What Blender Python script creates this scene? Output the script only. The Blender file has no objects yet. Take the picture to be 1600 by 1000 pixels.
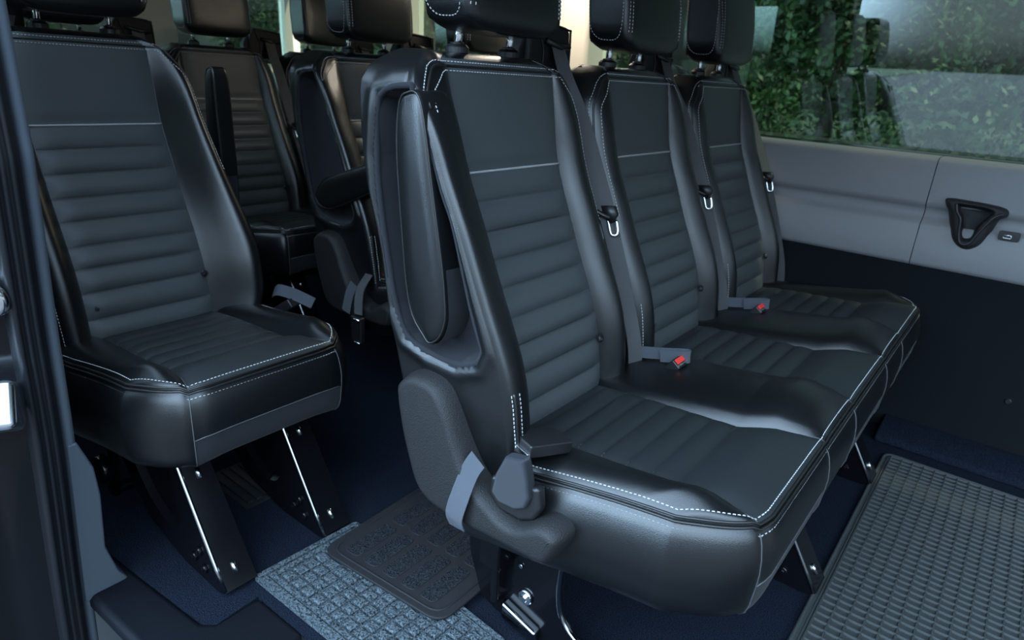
import bpy, bmesh, math, random
import numpy as np
from mathutils import Vector, Matrix
random.seed(7); rng = np.random.default_rng(7)
S = bpy.context.scene
COL = S.collection
PI = math.pi

# ---------------------------------------------------------------- camera
YAW, PITCH, ROLL = [math.radians(a) for a in (37.1997, -20.5629, 3.7926)]
F = Vector((-math.sin(YAW)*math.cos(PITCH), math.cos(YAW)*math.cos(PITCH), math.sin(PITCH)))
R0 = Vector((math.cos(YAW), math.sin(YAW), 0)); U0 = R0.cross(F)
R = R0*math.cos(ROLL) + U0*math.sin(ROLL); U = -R0*math.sin(ROLL) + U0*math.cos(ROLL)
cd = bpy.data.cameras.new('camera'); cam = bpy.data.objects.new('camera', cd); COL.objects.link(cam)
M = Matrix((R, U, -F)).transposed().to_4x4(); M.translation = Vector((.1481, -.8818, .9143))
cam.matrix_world = M
cd.sensor_fit = 'HORIZONTAL'; cd.sensor_width = 36; cd.lens = 1027.34/1600*36; cd.clip_start = .02; cd.clip_end = 300
cd.dof.use_dof = True; cd.dof.focus_distance = 1.0; cd.dof.aperture_fstop = 6.3
S.camera = cam

# ---------------------------------------------------------------- world, sun, exposure
W = bpy.data.worlds.new('sky'); S.world = W; W.use_nodes = True
nt = W.node_tree; nt.nodes.clear()
wo = nt.nodes.new('ShaderNodeOutputWorld'); bg = nt.nodes.new('ShaderNodeBackground')
tc = nt.nodes.new('ShaderNodeTexCoord'); sx = nt.nodes.new('ShaderNodeSeparateXYZ')
mr = nt.nodes.new('ShaderNodeMapRange'); mr.inputs[1].default_value = -1; mr.inputs[2].default_value = 1
cr = nt.nodes.new('ShaderNodeValToRGB')
L = nt.links.new
L(tc.outputs['Generated'], sx.inputs[0]); L(sx.outputs[2], mr.inputs[0]); L(mr.outputs[0], cr.inputs[0])
el = cr.color_ramp.elements
el[0].position = 0; el[0].color = (.015, .017, .018, 1)
el[1].position = 1; el[1].color = (1.8, 2.6, 3.6, 1)
for p, c in ((.49, (.02, .023, .025, 1)), (.51, (.13, .16, .18, 1)), (.59, (.22, .29, .35, 1)), (.68, (1.6, 2.2, 2.85, 1)), (.85, (1.95, 2.75, 3.7, 1))):
    e = el.new(p); e.color = c
bg.inputs[1].default_value = 1.0
# brighter open sky on the door side
my = nt.nodes.new('ShaderNodeMapRange'); my.inputs[1].default_value = .6; my.inputs[2].default_value = -.8; my.inputs[3].default_value = .22; my.inputs[4].default_value = 1.7
L(sx.outputs[1], my.inputs[0]); L(my.outputs[0], bg.inputs[1])
# open bright sky low towards the rear on the door side (no trees there)
dt = nt.nodes.new('ShaderNodeVectorMath'); dt.operation = 'DOT_PRODUCT'; dt.inputs[1].default_value = (-.76, -.65, 0)
L(tc.outputs['Generated'], dt.inputs[0])
lb = nt.nodes.new('ShaderNodeMapRange'); lb.inputs[1].default_value = .74; lb.inputs[2].default_value = .95; lb.interpolation_type = 'SMOOTHSTEP'
L(dt.outputs['Value'], lb.inputs[0])
lz = nt.nodes.new('ShaderNodeMapRange'); lz.inputs[1].default_value = -.01; lz.inputs[2].default_value = .05; L(sx.outputs[2], lz.inputs[0])
mm = nt.nodes.new('ShaderNodeMath'); mm.operation = 'MULTIPLY'; L(lb.outputs[0], mm.inputs[0]); L(lz.outputs[0], mm.inputs[1])
mx = nt.nodes.new('ShaderNodeMix'); mx.data_type = 'RGBA'; mx.inputs[7].default_value = (3.0, 4.5, 6.2, 1)
L(mm.outputs[0], mx.inputs[0]); L(cr.outputs[0], mx.inputs[6]); L(mx.outputs[2], bg.inputs[0]); L(bg.outputs[0], wo.inputs[0])
sun = bpy.data.lights.new('sun', 'SUN'); sun.energy = 5.0; sun.angle = math.radians(1.5); sun.color = (1, .93, .82)
so = bpy.data.objects.new('sun', sun); COL.objects.link(so); so.rotation_euler = (math.radians(38), 0, math.radians(120))
# door opening and far windows: portals that guide the sky's own light inside
def portal(loc, rot, sxy):
    d = bpy.data.lights.new('sky_portal', 'AREA'); d.shape = 'RECTANGLE'; d.size, d.size_y = sxy
    o = bpy.data.objects.new('sky_portal', d); COL.objects.link(o); o.location = loc; o.rotation_euler = rot
    d.cycles.is_portal = True
portal((.05, -.72, .55), (math.radians(90), 0, 0), (2.1, 1.9))
vs = S.view_settings; vs.view_transform = 'Standard'; vs.look = 'None'; vs.gamma = 1; vs.use_curve_mapping = False
vs.exposure = 1.0
S.display_settings.display_device = 'sRGB'

# ---------------------------------------------------------------- materials
def mat(name, col, rough=.5, metal=0, spec=.5, bump=None, var=None, coat=0, sheen=0, wave=None):
    m = bpy.data.materials.new(name); m.use_nodes = True; t = m.node_tree; b = t.nodes['Principled BSDF']
    b.inputs['Base Color'].default_value = (*col, 1); b.inputs['Roughness'].default_value = rough
    b.inputs['Metallic'].default_value = metal; b.inputs['Specular IOR Level'].default_value = spec
    b.inputs['Coat Weight'].default_value = coat; b.inputs['Sheen Weight'].default_value = sheen
    co = t.nodes.new('ShaderNodeTexCoord')
    if var:
        n = t.nodes.new('ShaderNodeTexNoise'); n.inputs['Scale'].default_value = var[0]; n.inputs['Detail'].default_value = 3
        t.links.new(co.outputs['Object'], n.inputs['Vector'])
        r = t.nodes.new('ShaderNodeValToRGB'); k = var[1]
        r.color_ramp.elements[0].position = .3; r.color_ramp.elements[1].position = .7
        r.color_ramp.elements[0].color = (*[c*(1-k) for c in col], 1); r.color_ramp.elements[1].color = (*[min(1, c*(1+k)) for c in col], 1)
        t.links.new(n.outputs['Fac'], r.inputs[0]); t.links.new(r.outputs[0], b.inputs['Base Color'])
    if bump:
        sc, st, kind = bump
        if kind == 'cell':
            n = t.nodes.new('ShaderNodeTexVoronoi'); out = 'Distance'
        elif kind == 'weave':
            n = t.nodes.new('ShaderNodeTexWave'); out = 'Fac'; n.bands_direction = 'DIAGONAL'
        else:
            n = t.nodes.new('ShaderNodeTexNoise'); out = 'Fac'; n.inputs['Detail'].default_value = 4
        n.inputs['Scale'].default_value = sc
        t.links.new(co.outputs['Object'], n.inputs['Vector'])
        bp = t.nodes.new('ShaderNodeBump'); bp.inputs['Strength'].default_value = st; bp.inputs['Distance'].default_value = .002
        t.links.new(n.outputs[out], bp.inputs['Height']); t.links.new(bp.outputs[0], b.inputs['Normal'])
    return m
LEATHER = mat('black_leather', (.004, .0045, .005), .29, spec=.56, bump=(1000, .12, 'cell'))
BACKINSERT_LIT = mat('lit_back_insert_vinyl', (.046, .052, .054), .46, spec=.35, bump=(900, .15, 'noise'))  # seat insert vinyl made lighter: stronger light on the backs put into colour
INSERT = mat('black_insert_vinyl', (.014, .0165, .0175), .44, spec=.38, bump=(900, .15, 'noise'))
HEADLEATHER = mat('headrest_leather', (.004, .0045, .005), .29, spec=.6, bump=(700, .15, 'cell'))
FABRIC = mat('charcoal_cloth', (.016, .017, .020), .9, spec=.1, sheen=.05, bump=(1500, .2, 'noise'))
THREAD = mat('grey_thread', (.38, .39, .39), .6)
DARKTHREAD = mat('dark_thread', (.07, .075, .08), .6)
PIPING = mat('grey_piping', (.28, .28, .28), .5)
GROOVE = mat('black_seam_welt', (.008, .008, .008), .4)  # black welt cord, also the socket mark
TEXPL = mat('textured_black_plastic', (.012, .012, .0125), .5, spec=.3, bump=(650, .6, 'noise'))
PLASTIC = mat('smooth_black_plastic', (.007, .007, .008), .42)
CHROME = mat('chrome', (.75, .76, .78), .12, metal=1)
STEPPL = mat('step_plastic', (.004, .0048, .007), .6, spec=.08, bump=(900, .2, 'noise'))
STEELBLK = mat('gloss_black_steel', (.003, .003, .004), .16, spec=.3)
BELT = mat('grey_webbing', (.085, .085, .088), .7, bump=(1400, .6, 'weave'))
BELTDK = mat('dark_webbing', (.024, .027, .034), .65, bump=(1400, .6, 'weave'))
BELTLT = mat('pale_webbing', (.07, .078, .095), .7, bump=(1400, .6, 'weave'))
RED = mat('red_button', (.75, .04, .03), .35)
CARPET = mat('blue_black_carpet', (.0095, .0125, .0195), 1, spec=.0, bump=(700, .9, 'noise'), var=(500, .9))
MATGREY = mat('grey_pile_mat', (.055, .068, .076), 1, spec=.0, bump=(300, 1, 'noise'), var=(300, .95))
MATBLK = mat('black_rubber_mat', (.012, .013, .015), .6, spec=.2, bump=(700, .3, 'noise'))
MATPILE = mat('charcoal_mat_pile', (.017, .019, .022), .95, spec=0, bump=(500, .9, 'noise'), var=(450, .9))
RUBBER = mat('grid_rubber', (.034, .038, .038), .5, spec=.28, bump=(500, .1, 'noise'))
PANEL = mat('grey_wall_plastic', (.20, .20, .205), .6, spec=.25, bump=(800, .3, 'noise'))
PANELDK = mat('dark_wall_lining', (.006, .0075, .009), .85, spec=.06, bump=(600, .3, 'noise'))
CREAM = mat('cream_pillar_trim', (.86, .80, .69), .7)
HEADLINER = mat('headliner_cloth', (.42, .40, .36), .9)
GREYTRIM = mat('grey_door_trim', (.060, .072, .088), .7, spec=.2)
SEAL = mat('rubber_door_seal', (.006, .007, .009), .38, spec=.35)
PAINT = mat('black_car_paint', (.004, .004, .005), .15, spec=.3)
WHITEP = mat('latch_and_glint_metal', (.8, .85, .9), .2, metal=1)  # striker metal, also the built-in sky glint on the jamb
ASPHALT = mat('asphalt', (.035, .037, .040), .9, var=(3, .3))
BOUNCE = mat('added_bounce_concrete', (.30, .34, .38), .9, var=(2, .15))  # only for the added slab that bounces light into the van
GRASS = mat('grass', (.02, .045, .008), .9, var=(4, .5))
LEAF = mat('leaf_green', (.022, .055, .010), .6, var=(1.3, .8))
LEAFB = mat('leaf_yellow_green', (.08, .14, .012), .6, var=(1.3, .6))
BARK = mat('bark', (.05, .04, .03), .9)
WHITELINE = mat('road_paint', (.6, .6, .6), .8)

def glass_mat(name, tint, refl):
    m = bpy.data.materials.new(name); m.use_nodes = True; t = m.node_tree; t.nodes.clear()
    o = t.nodes.new('ShaderNodeOutputMaterial'); mx = t.nodes.new('ShaderNodeMixShader')
    tr = t.nodes.new('ShaderNodeBsdfTransparent'); tr.inputs[0].default_value = (*tint, 1)
    gl = t.nodes.new('ShaderNodeBsdfGlossy'); gl.inputs['Roughness'].default_value = .01; gl.inputs[0].default_value = (.9, 1, .97, 1)
    fr = t.nodes.new('ShaderNodeFresnel'); fr.inputs[0].default_value = refl
    t.links.new(fr.outputs[0], mx.inputs[0]); t.links.new(tr.outputs[0], mx.inputs[1]); t.links.new(gl.outputs[0], mx.inputs[2])
    t.links.new(mx.outputs[0], o.inputs[0]); return m
GLASS = glass_mat('tinted_window_glass', (.20, .25, .20), 2.35)

# ---------------------------------------------------------------- helpers
def obj(name, me, m, parent=None, loc=(0, 0, 0)):
    if isinstance(me, bmesh.types.BMesh):
        b = me; me = bpy.data.meshes.new(name); b.to_mesh(me); b.free()
    if m and not me.materials: me.materials.append(m)
    o = bpy.data.objects.new(name, me); COL.objects.link(o); o.location = loc
    if parent: o.parent = parent
    return o
def mesh(verts, faces, smooth=True):
    me = bpy.data.meshes.new('mesh'); me.from_pydata([tuple(map(float, v)) for v in verts], [], faces); me.update()
    if smooth: me.polygons.foreach_set('use_smooth', [True]*len(me.polygons))
    return me
def thing(name, label, cat, loc=(0, 0, 0), group=None):
    o = bpy.data.objects.new(name, None); COL.objects.link(o); o.location = loc; o['label'] = label; o['category'] = cat
    if group: o['group'] = group
    o.empty_display_size = .1
    return o
def tag(o, label, cat, group=None, kind=None):
    o['label'] = label; o['category'] = cat
    if group: o['group'] = group
    if kind: o['kind'] = kind
    return o
def struct(o, label=None, cat=None):
    o['kind'] = 'structure'
    if label: o['label'] = label
    if cat: o['category'] = cat
    return o
class MB:
    def __init__(s): s.v = []; s.f = []
    def add(s, vs, fs):
        n = len(s.v); s.v += [tuple(map(float, q)) for q in vs]; s.f += [tuple(i+n for i in f) for f in fs]
    def box(s, a, b, rot=None, piv=None):
        (x0, y0, z0), (x1, y1, z1) = a, b
        vs = [(x0, y0, z0), (x1, y0, z0), (x1, y1, z0), (x0, y1, z0), (x0, y0, z1), (x1, y0, z1), (x1, y1, z1), (x0, y1, z1)]
        if rot is not None:
            p = Vector(piv or ((x0+x1)/2, (y0+y1)/2, (z0+z1)/2)); vs = [rot @ (Vector(q)-p)+p for q in vs]
        s.add(vs, [(3, 2, 1, 0), (4, 5, 6, 7), (0, 1, 5, 4), (1, 2, 6, 5), (2, 3, 7, 6), (3, 0, 4, 7)])
    def tube(s, pts, r, n=8, closed=False, cap=True):
        pts = [Vector(p) for p in pts]; k = len(pts); rs = r if hasattr(r, '__len__') else [r]*k
        N = None; vs = []
        for i, p in enumerate(pts):
            a = pts[(i-1) % k] if (i or closed) else p; b = pts[(i+1) % k] if (i < k-1 or closed) else p
            t = (b-a).normalized()
            if N is None:
                N = t.orthogonal().normalized()
            N = (N-t*N.dot(t)).normalized(); B = t.cross(N)
            for j in range(n):
                an = 2*PI*j/n; vs.append(p+(N*math.cos(an)+B*math.sin(an))*rs[i])
        fs = []
        for i in range(k if closed else k-1):
            for j in range(n):
                i2 = (i+1) % k; fs.append((i*n+j, i*n+(j+1) % n, i2*n+(j+1) % n, i2*n+j))
        if cap and not closed:
            fs.append(tuple(range(n))[::-1]); fs.append(tuple((k-1)*n+j for j in range(n)))
        s.add(vs, fs)
    def disc(s, c, ax, r, h, n=20, bev=.15):
        ax = Vector(ax).normalized(); N = ax.orthogonal().normalized(); B = ax.cross(N); c = Vector(c)
        prof = [(r, 0), (r, h*(1-bev)), (r-h*bev, h)]
        vs = [c+ax*z+(N*math.cos(2*PI*j/n)+B*math.sin(2*PI*j/n))*q for q, z in prof for j in range(n)]
        fs = [(i*n+j, i*n+(j+1) % n, (i+1)*n+(j+1) % n, (i+1)*n+j) for i in range(2) for j in range(n)]
        fs += [tuple(range(n))[::-1], tuple(2*n+j for j in range(n))]
        s.add(vs, fs)
    def me(s, smooth=False): return mesh(s.v, s.f, smooth)
def finish(o, bev=0, seg=2, ang=35):
    """bevel + weighted look, applied as modifiers that stay live"""
    if bev:
        m = o.modifiers.new('bevel', 'BEVEL'); m.width = bev; m.segments = seg; m.limit_method = 'ANGLE'; m.angle_limit = math.radians(ang)
    o.data.polygons.foreach_set('use_smooth', [True]*len(o.data.polygons))
    m2 = o.modifiers.new('wn', 'WEIGHTED_NORMAL'); m2.keep_sharp = True
    return o
def prism(poly, axis, a, b):
    """extrude 2D polygon; axis 'Y': poly in (x,z); 'Z': (x,y); 'X': (y,z)"""
    def q(p, t): return {'Y': (p[0], t, p[1]), 'Z': (p[0], p[1], t), 'X': (t, p[0], p[1])}[axis]
    n = len(poly); ar = sum(poly[i][0]*poly[(i+1) % n][1]-poly[(i+1) % n][0]*poly[i][1] for i in range(n))
    if (ar < 0): poly = poly[::-1]
    if axis == 'Y': poly = poly[::-1]
    vs = [q(p, a) for p in poly]+[q(p, b) for p in poly]
    fs = [tuple(range(n))[::-1], tuple(range(n, 2*n))]+[(i, (i+1) % n, n+(i+1) % n, n+i) for i in range(n)]
    return vs, fs
def smoothpts(pts, n=6, closed=False):
    P = [Vector(p) for p in pts]; k = len(P); out = []
    for i in range(k if closed else k-1):
        g = lambda j: P[j % k] if closed else P[max(0, min(k-1, j))]
        a, b, c, d = g(i-1), g(i), g(i+1), g(i+2)
        for s in range(n):
            t = s/n; out.append(.5*((2*b)+(c-a)*t+(2*a-5*b+4*c-d)*t*t+(3*b-a-3*c+d)*t**3))
    if not closed: out.append(P[-1])
    return out
def ribbon(pts, w, wd, th=.0016, n=6):
    """webbing strap along pts; w half width, wd width direction (one or list)"""
    P = smoothpts(pts, n); k = len(P); mb = MB(); vs = []
    wds = [Vector(wd[min(len(wd)-1, int(i/n))]) if isinstance(wd, list) else Vector(wd) for i in range(k)]
    if isinstance(wd, list):
        wds = [Vector(wd[min(len(wd)-1, i//n)]).lerp(Vector(wd[min(len(wd)-1, i//n+1)]), (i % n)/n) for i in range(k)]
    for i, p in enumerate(P):
        t = (P[min(k-1, i+1)]-P[max(0, i-1)]).normalized(); d = wds[i]; d = (d-t*d.dot(t)).normalized(); N = t.cross(d)
        for a, b in ((-1, -1), (1, -1), (1, 1), (-1, 1)): vs.append(p+d*w*a+N*th/2*b)
    fs = [(i*4+j, i*4+(j+1) % 4, i*4+4+(j+1) % 4, i*4+4+j) for i in range(k-1) for j in range(4)]+[(3, 2, 1, 0), tuple((k-1)*4+j for j in range(4))]
    mb.add(vs, fs); return mb.me(False)
def stitches(mb, path, normals, ln=.0040, pitch=.0064, r=.0007):
    P = [Vector(p) for p in path]; Nn = [Vector(n) for n in normals]
    d = [0]
    for a, b in zip(P, P[1:]): d.append(d[-1]+(b-a).length)
    s = 0; i = 0
    while s+ln < d[-1]:
        while d[i+1] < s: i += 1
        seg = d[i+1]-d[i] or 1e-9; t = (s-d[i])/seg
        p = P[i].lerp(P[i+1], t); T = (P[i+1]-P[i]).normalized(); N = Nn[i]; B = T.cross(N)
        if B.length > .1:
            B.normalize(); q = p+T*ln
            vs = [p-B*r, p+B*r, q+B*r, q-B*r, p+T*ln*.15-B*r*.6+N*r*1.3, p+T*ln*.15+B*r*.6+N*r*1.3, q-T*ln*.15+B*r*.6+N*r*1.3, q-T*ln*.15-B*r*.6+N*r*1.3]
            mb.add(vs, [(4, 5, 6, 7), (0, 1, 5, 4), (1, 2, 6, 5), (2, 3, 7, 6), (3, 0, 4, 7)])
        s += pitch
def interp(x, xs, ys): return float(np.interp(x, xs, ys))
def smo(x, xs, ys, w=.03):
    return sum(interp(x+w*k/3, xs, ys) for k in (-3, -2, -1, 0, 1, 2, 3))/7
def sstep(a, b, x):
    t = max(0, min(1, (x-a)/(b-a))); return t*t*(3-2*t)

PITCHY = .46
# ---------------------------------------------------------------- seat cushion
FLUTES = [-.13-.041*k for k in range(7)]
def cushion_meshes(lround, rround):
    XB = -.43
    h = lambda x: interp(x, [-.43, -.25, -.13, -.05, 0], [.118, .118, .118, .128, .14])
    def wid(x, rd): return interp(x, [-.43, -.25, -.10, 0], [.218, .208, .199, .196]) if rd else .23
    def xf(y, rd): return -.105*max(0, (abs(y)-.105)/.095)**2.6 if rd else 0
    nB, nP = 12, 22
    rows = sorted(set([round(XB*(1-i/56), 5) for i in range(57)]+FLUTES+[-.003, -.006, -.010, -.015, -.02]+[f+d for f in FLUTES for d in (-.003, .003)]))
    rows = [r for r in rows if r <= 0 and r >= XB]
    keep = []
    for r in rows:
        if keep and r-keep[-1] < .0025 and r < -.03:
            if r in FLUTES: keep[-1] = r
            continue
        keep.append(r)
    rows = keep
    us = [-1+i/nB for i in range(nB)]+[-.999999*0+0]*0
    cols = [('L', t) for t in np.linspace(1, 0, nB+1)[:-1]]+[('P', t) for t in np.linspace(-1, 1, nP+1)]+[('R', t) for t in np.linspace(0, 1, nB+1)[1:]]
    def Y(c, x):
        k, t = c
        if k == 'P': return t*h(x)
        s = -1 if k == 'L' else 1; rd = lround if s < 0 else rround
        return s*(h(x)+(wid(x, rd)-h(x))*t)
    BX, BZ = [-.43, -.35, -.23, -.15, -.08, -.03, 0], [.006, .014, .026, .036, .042, .026, .0]
    def Z(c, x, y, r=0):
        k, t = c
        z = interp(x, [-.43, -.3, -.13, -.07, 0], [.372, .384, .394, .409, .414])
        if k != 'P' and (lround if k == 'L' else rround):
            ze = interp(x, [-.43, -.30, -.24, -.19, -.125, -.07, -.03, 0], [.366, .380, .389, .395, .403, .409, .412, .414]); z += (ze-z)*t**1.5
        # flutes and puffed front
        if k == 'P':
            edge = 1-abs(t)**6
            for a, b in zip(FLUTES[1:], FLUTES):
                if a <= x <= b: z += .0068*math.sin(PI*(x-a)/(b-a))**.6*edge
            if x > -.13: z += .010*math.sin(PI*(x+.13)/.13)**.7*edge
            z -= .003*max(0, 1-(1-abs(t))/.06)
        else:
            s = -1 if k == 'L' else 1; rd = lround if s < 0 else rround
            bz = interp(x, BX, BZ)
            if rd: z += .60*bz*max(0, math.sin(PI*min(1, t)))**1.15*min(1, -r/.075)**.8
            else: z += bz*1.0*math.sin(PI/2*t)**.58 + .001
            if rd: z += .004*min(1, t*6)
            z -= .003*max(0, 1-t*8)
        # round rim near the edge
        return z
    V = []; ncol = len(cols); nrow = len(rows)
    for r in rows:
        for c in cols:
            y = Y(c, r); rd = lround if y < 0 else rround
            x = XB+(r-XB)*(xf(y, rd)-XB)/(0-XB)
            z = Z(c, r if c[0] == 'P' else x, y, r)
            de = -r
            if rd: de = min(de, abs(wid(r, rd))-abs(y)) if r > -.42 else de
            if de < .012: z -= .005*(1-de/.012)**2
            if rd and c[0] != 'P': z -= .002*c[1]**3*(sstep(-.05, -.25, r))
            V.append((x, y, z))
    top = np.array(V)
    idx = lambda i, j: i*ncol+j
    pj0, pj1 = nB, nB+nP
    # boundary path: left side (rear->front), front, right side
    path = []
    if lround: path += [(idx(i, 0), False) for i in range(0, nrow-1)]
    path += [(idx(nrow-1, j), pj0 <= j <= pj1) for j in range(ncol)]
    if rround: path += [(idx(i, ncol-1), False) for i in range(nrow-2, -1, -1)]
    pp = [Vector(top[a]) for a, _ in path]; NP = len(pp)
    nn = []
    for i in range(NP):
        t = pp[min(NP-1, i+1)]-pp[max(0, i-1)]; t.z = 0; t.normalize(); nn.append(Vector((t.y, -t.x, 0)))
    if not lround: nn[0] = Vector((1, 0, 0))
    if not rround: nn[-1] = Vector((1, 0, 0))
    for _ in range(3): nn = [(nn[max(0, i-1)]+nn[i]+nn[min(NP-1, i+1)]).normalized() for i in range(NP)]
    if nn[NP//2].x < 0: nn = [-n for n in nn]
    prof = [(.0015, .003), (.0005, .006), (.003, .009), (.0065, .014), (.010, .022), (.0145, .04), (.0165, .06), (.0155, .08), (.0135, .098), (.0125, .110), (.008, .125), (0, .134), (-.014, .139), (-.05, .139)]
    sk = []
    for q, (a, _) in enumerate(path):
        n = nn[q]; p = pp[q]
        side = abs(n.y); deep = 1+.13*side
        for o, d in prof:
            w = 1.0 if side < .5 else 1.25
            sk.append(p+n*o*w-Vector((0, 0, d*deep)))
    np_ = len(prof)
    # assemble: leather faces, insert faces, front band faces
    leather, insert, band = [], [], []
    for i in range(nrow-1):
        for j in range(ncol-1):
            f = (idx(i, j), idx(i+1, j), idx(i+1, j+1), idx(i, j+1))
            (insert if pj0 <= j < pj1 else leather).append(f)
    base = len(top); allv = list(map(tuple, top))+[tuple(s) for s in sk]
    for q in range(NP-1):
        col0 = [path[q][0]]+[base+q*np_+k for k in range(np_)]; col1 = [path[q+1][0]]+[base+(q+1)*np_+k for k in range(np_)]
        fr = path[q][1] and path[q+1][1]
        for k in range(np_):
            f = (col0[k], col0[k+1], col1[k+1], col1[k])
            (band if (fr and k >= 8) else leather).append(f)
    # underside
    under = [base+q*np_+np_-1 for q in range(NP)]
    bi = len(allv); zc = .255
    allv += [(XB, -.2, zc), (XB, .2, zc)]
    leather.append(tuple([bi]+under+[bi+1]))
    def sub(fs):
        used = sorted({v for f in fs for v in f}); mp = {v: i for i, v in enumerate(used)}
        return mesh([allv[v] for v in used], [tuple(mp[v] for v in f) for f in fs])
    st = MB()
    zu = Vector((0, 0, 1))
    ctr = Vector((-.2, 0, 0))
    from mathutils.bvhtree import BVHTree
    bv = BVHTree.FromPolygons([Vector(v) for v in allv], leather[:-1]+insert+band)
    up = []; upn = []
    for p, n in zip(pp, nn):
        q = p-n*.0065; hit = bv.ray_cast(q+zu*.08, -zu); up.append((hit[0] if hit[0] else q)+zu*.0004); upn.append(zu); lo = [p+n*.0052-zu*.0135 for p, n in zip(pp, nn)]
    stitches(st, up, [zu]*NP); stitches(st, lo, nn)
    wl = MB(); a = 1 if not lround else 0
    wl.tube([p+n*.0005+zu*.0012 for p, n in zip(pp, nn)], .0021, 6); wl.tube([p+n*.0035-zu*.0045 for p, n in zip(pp, nn)], .0021, 6)
    # flute stitch lines
    ds = MB()
    for f in FLUTES[:-1]:
        i = min(range(nrow), key=lambda i: abs(rows[i]-f))
        pth = [Vector(top[idx(i, j)])+zu*.0006+Vector((.0022, 0, 0)) for j in range(pj0, pj1+1)]
        stitches(ds, pth, [zu]*len(pth), ln=.003, pitch=.0055, r=.0005)
    # vertical seam piping on front
    pv = MB()
    for j in (pj0, pj1):
        q = next(k for k, (a_, _) in enumerate(path) if a_ == idx(nrow-1, j))
        pv.tube([Vector(sk[q*np_+k])+nn[q]*.0004 for k in range(2, 12)], .0011, 5)
        pv.tube([Vector(top[idx(i, j)])+zu*.0005 for i in range(nrow-14, nrow)], .0008, 5)
    q0 = next(k for k, (a_, _) in enumerate(path) if a_ == idx(nrow-1, pj0)); q1 = next(k for k, (a_, _) in enumerate(path) if a_ == idx(nrow-1, pj1))
    pv.tube([Vector(sk[q*np_+7])+nn[q]*.0002 for q in range(q0, q1+1)], .0009, 5)
    return dict(leather=sub(leather), insert=sub(insert), band=sub(band), thread=st.me(), welt=wl.me(True), dark=ds.me(), pipe=pv.me(True))

# ---------------------------------------------------------------- backrest
PZ = [.30, .36, .405, .461, .506, .547, .592, .633, .677, .722, .767, .85, .922, .96]
PX = [-.395, -.400, -.407, -.415, -.429, -.445, -.468, -.487, -.505, -.525, -.544, -.558, -.572, -.578]
BXZ = [.30, .498, .668, .796, .904, .96]; BXX = [-.52, -.579, -.614, -.652, -.662, -.665]
SEAMZ = [.722, .677, .633, .592, .547, .506, .461, .409]
CAV = [(-.605, .873), (-.546, .890), (-.518, .880), (-.493, .825), (-.469, .757), (-.457, .718), (-.437, .66), (-.416, .60), (-.401, .565), (-.394, .548), (-.403, .526), (-.441, .511), (-.495, .512), (-.545, .525), (-.572, .57), (-.590, .64), (-.606, .72), (-.613, .79)]
def sd_poly(x, z, poly=CAV):
    d = 1e9; ins = False; n = len(poly)
    for i in range(n):
        (ax, az), (bx, bz) = poly[i], poly[(i+1) % n]
        ex, ez = bx-ax, bz-az; t = max(0, min(1, ((x-ax)*ex+(z-az)*ez)/(ex*ex+ez*ez)))
        d = min(d, math.hypot(x-ax-t*ex, z-az-t*ez))
        if (az > z) != (bz > z) and x < (bx-ax)*(z-az)/(bz-az)+ax: ins = not ins
    return -d if ins else d
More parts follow.
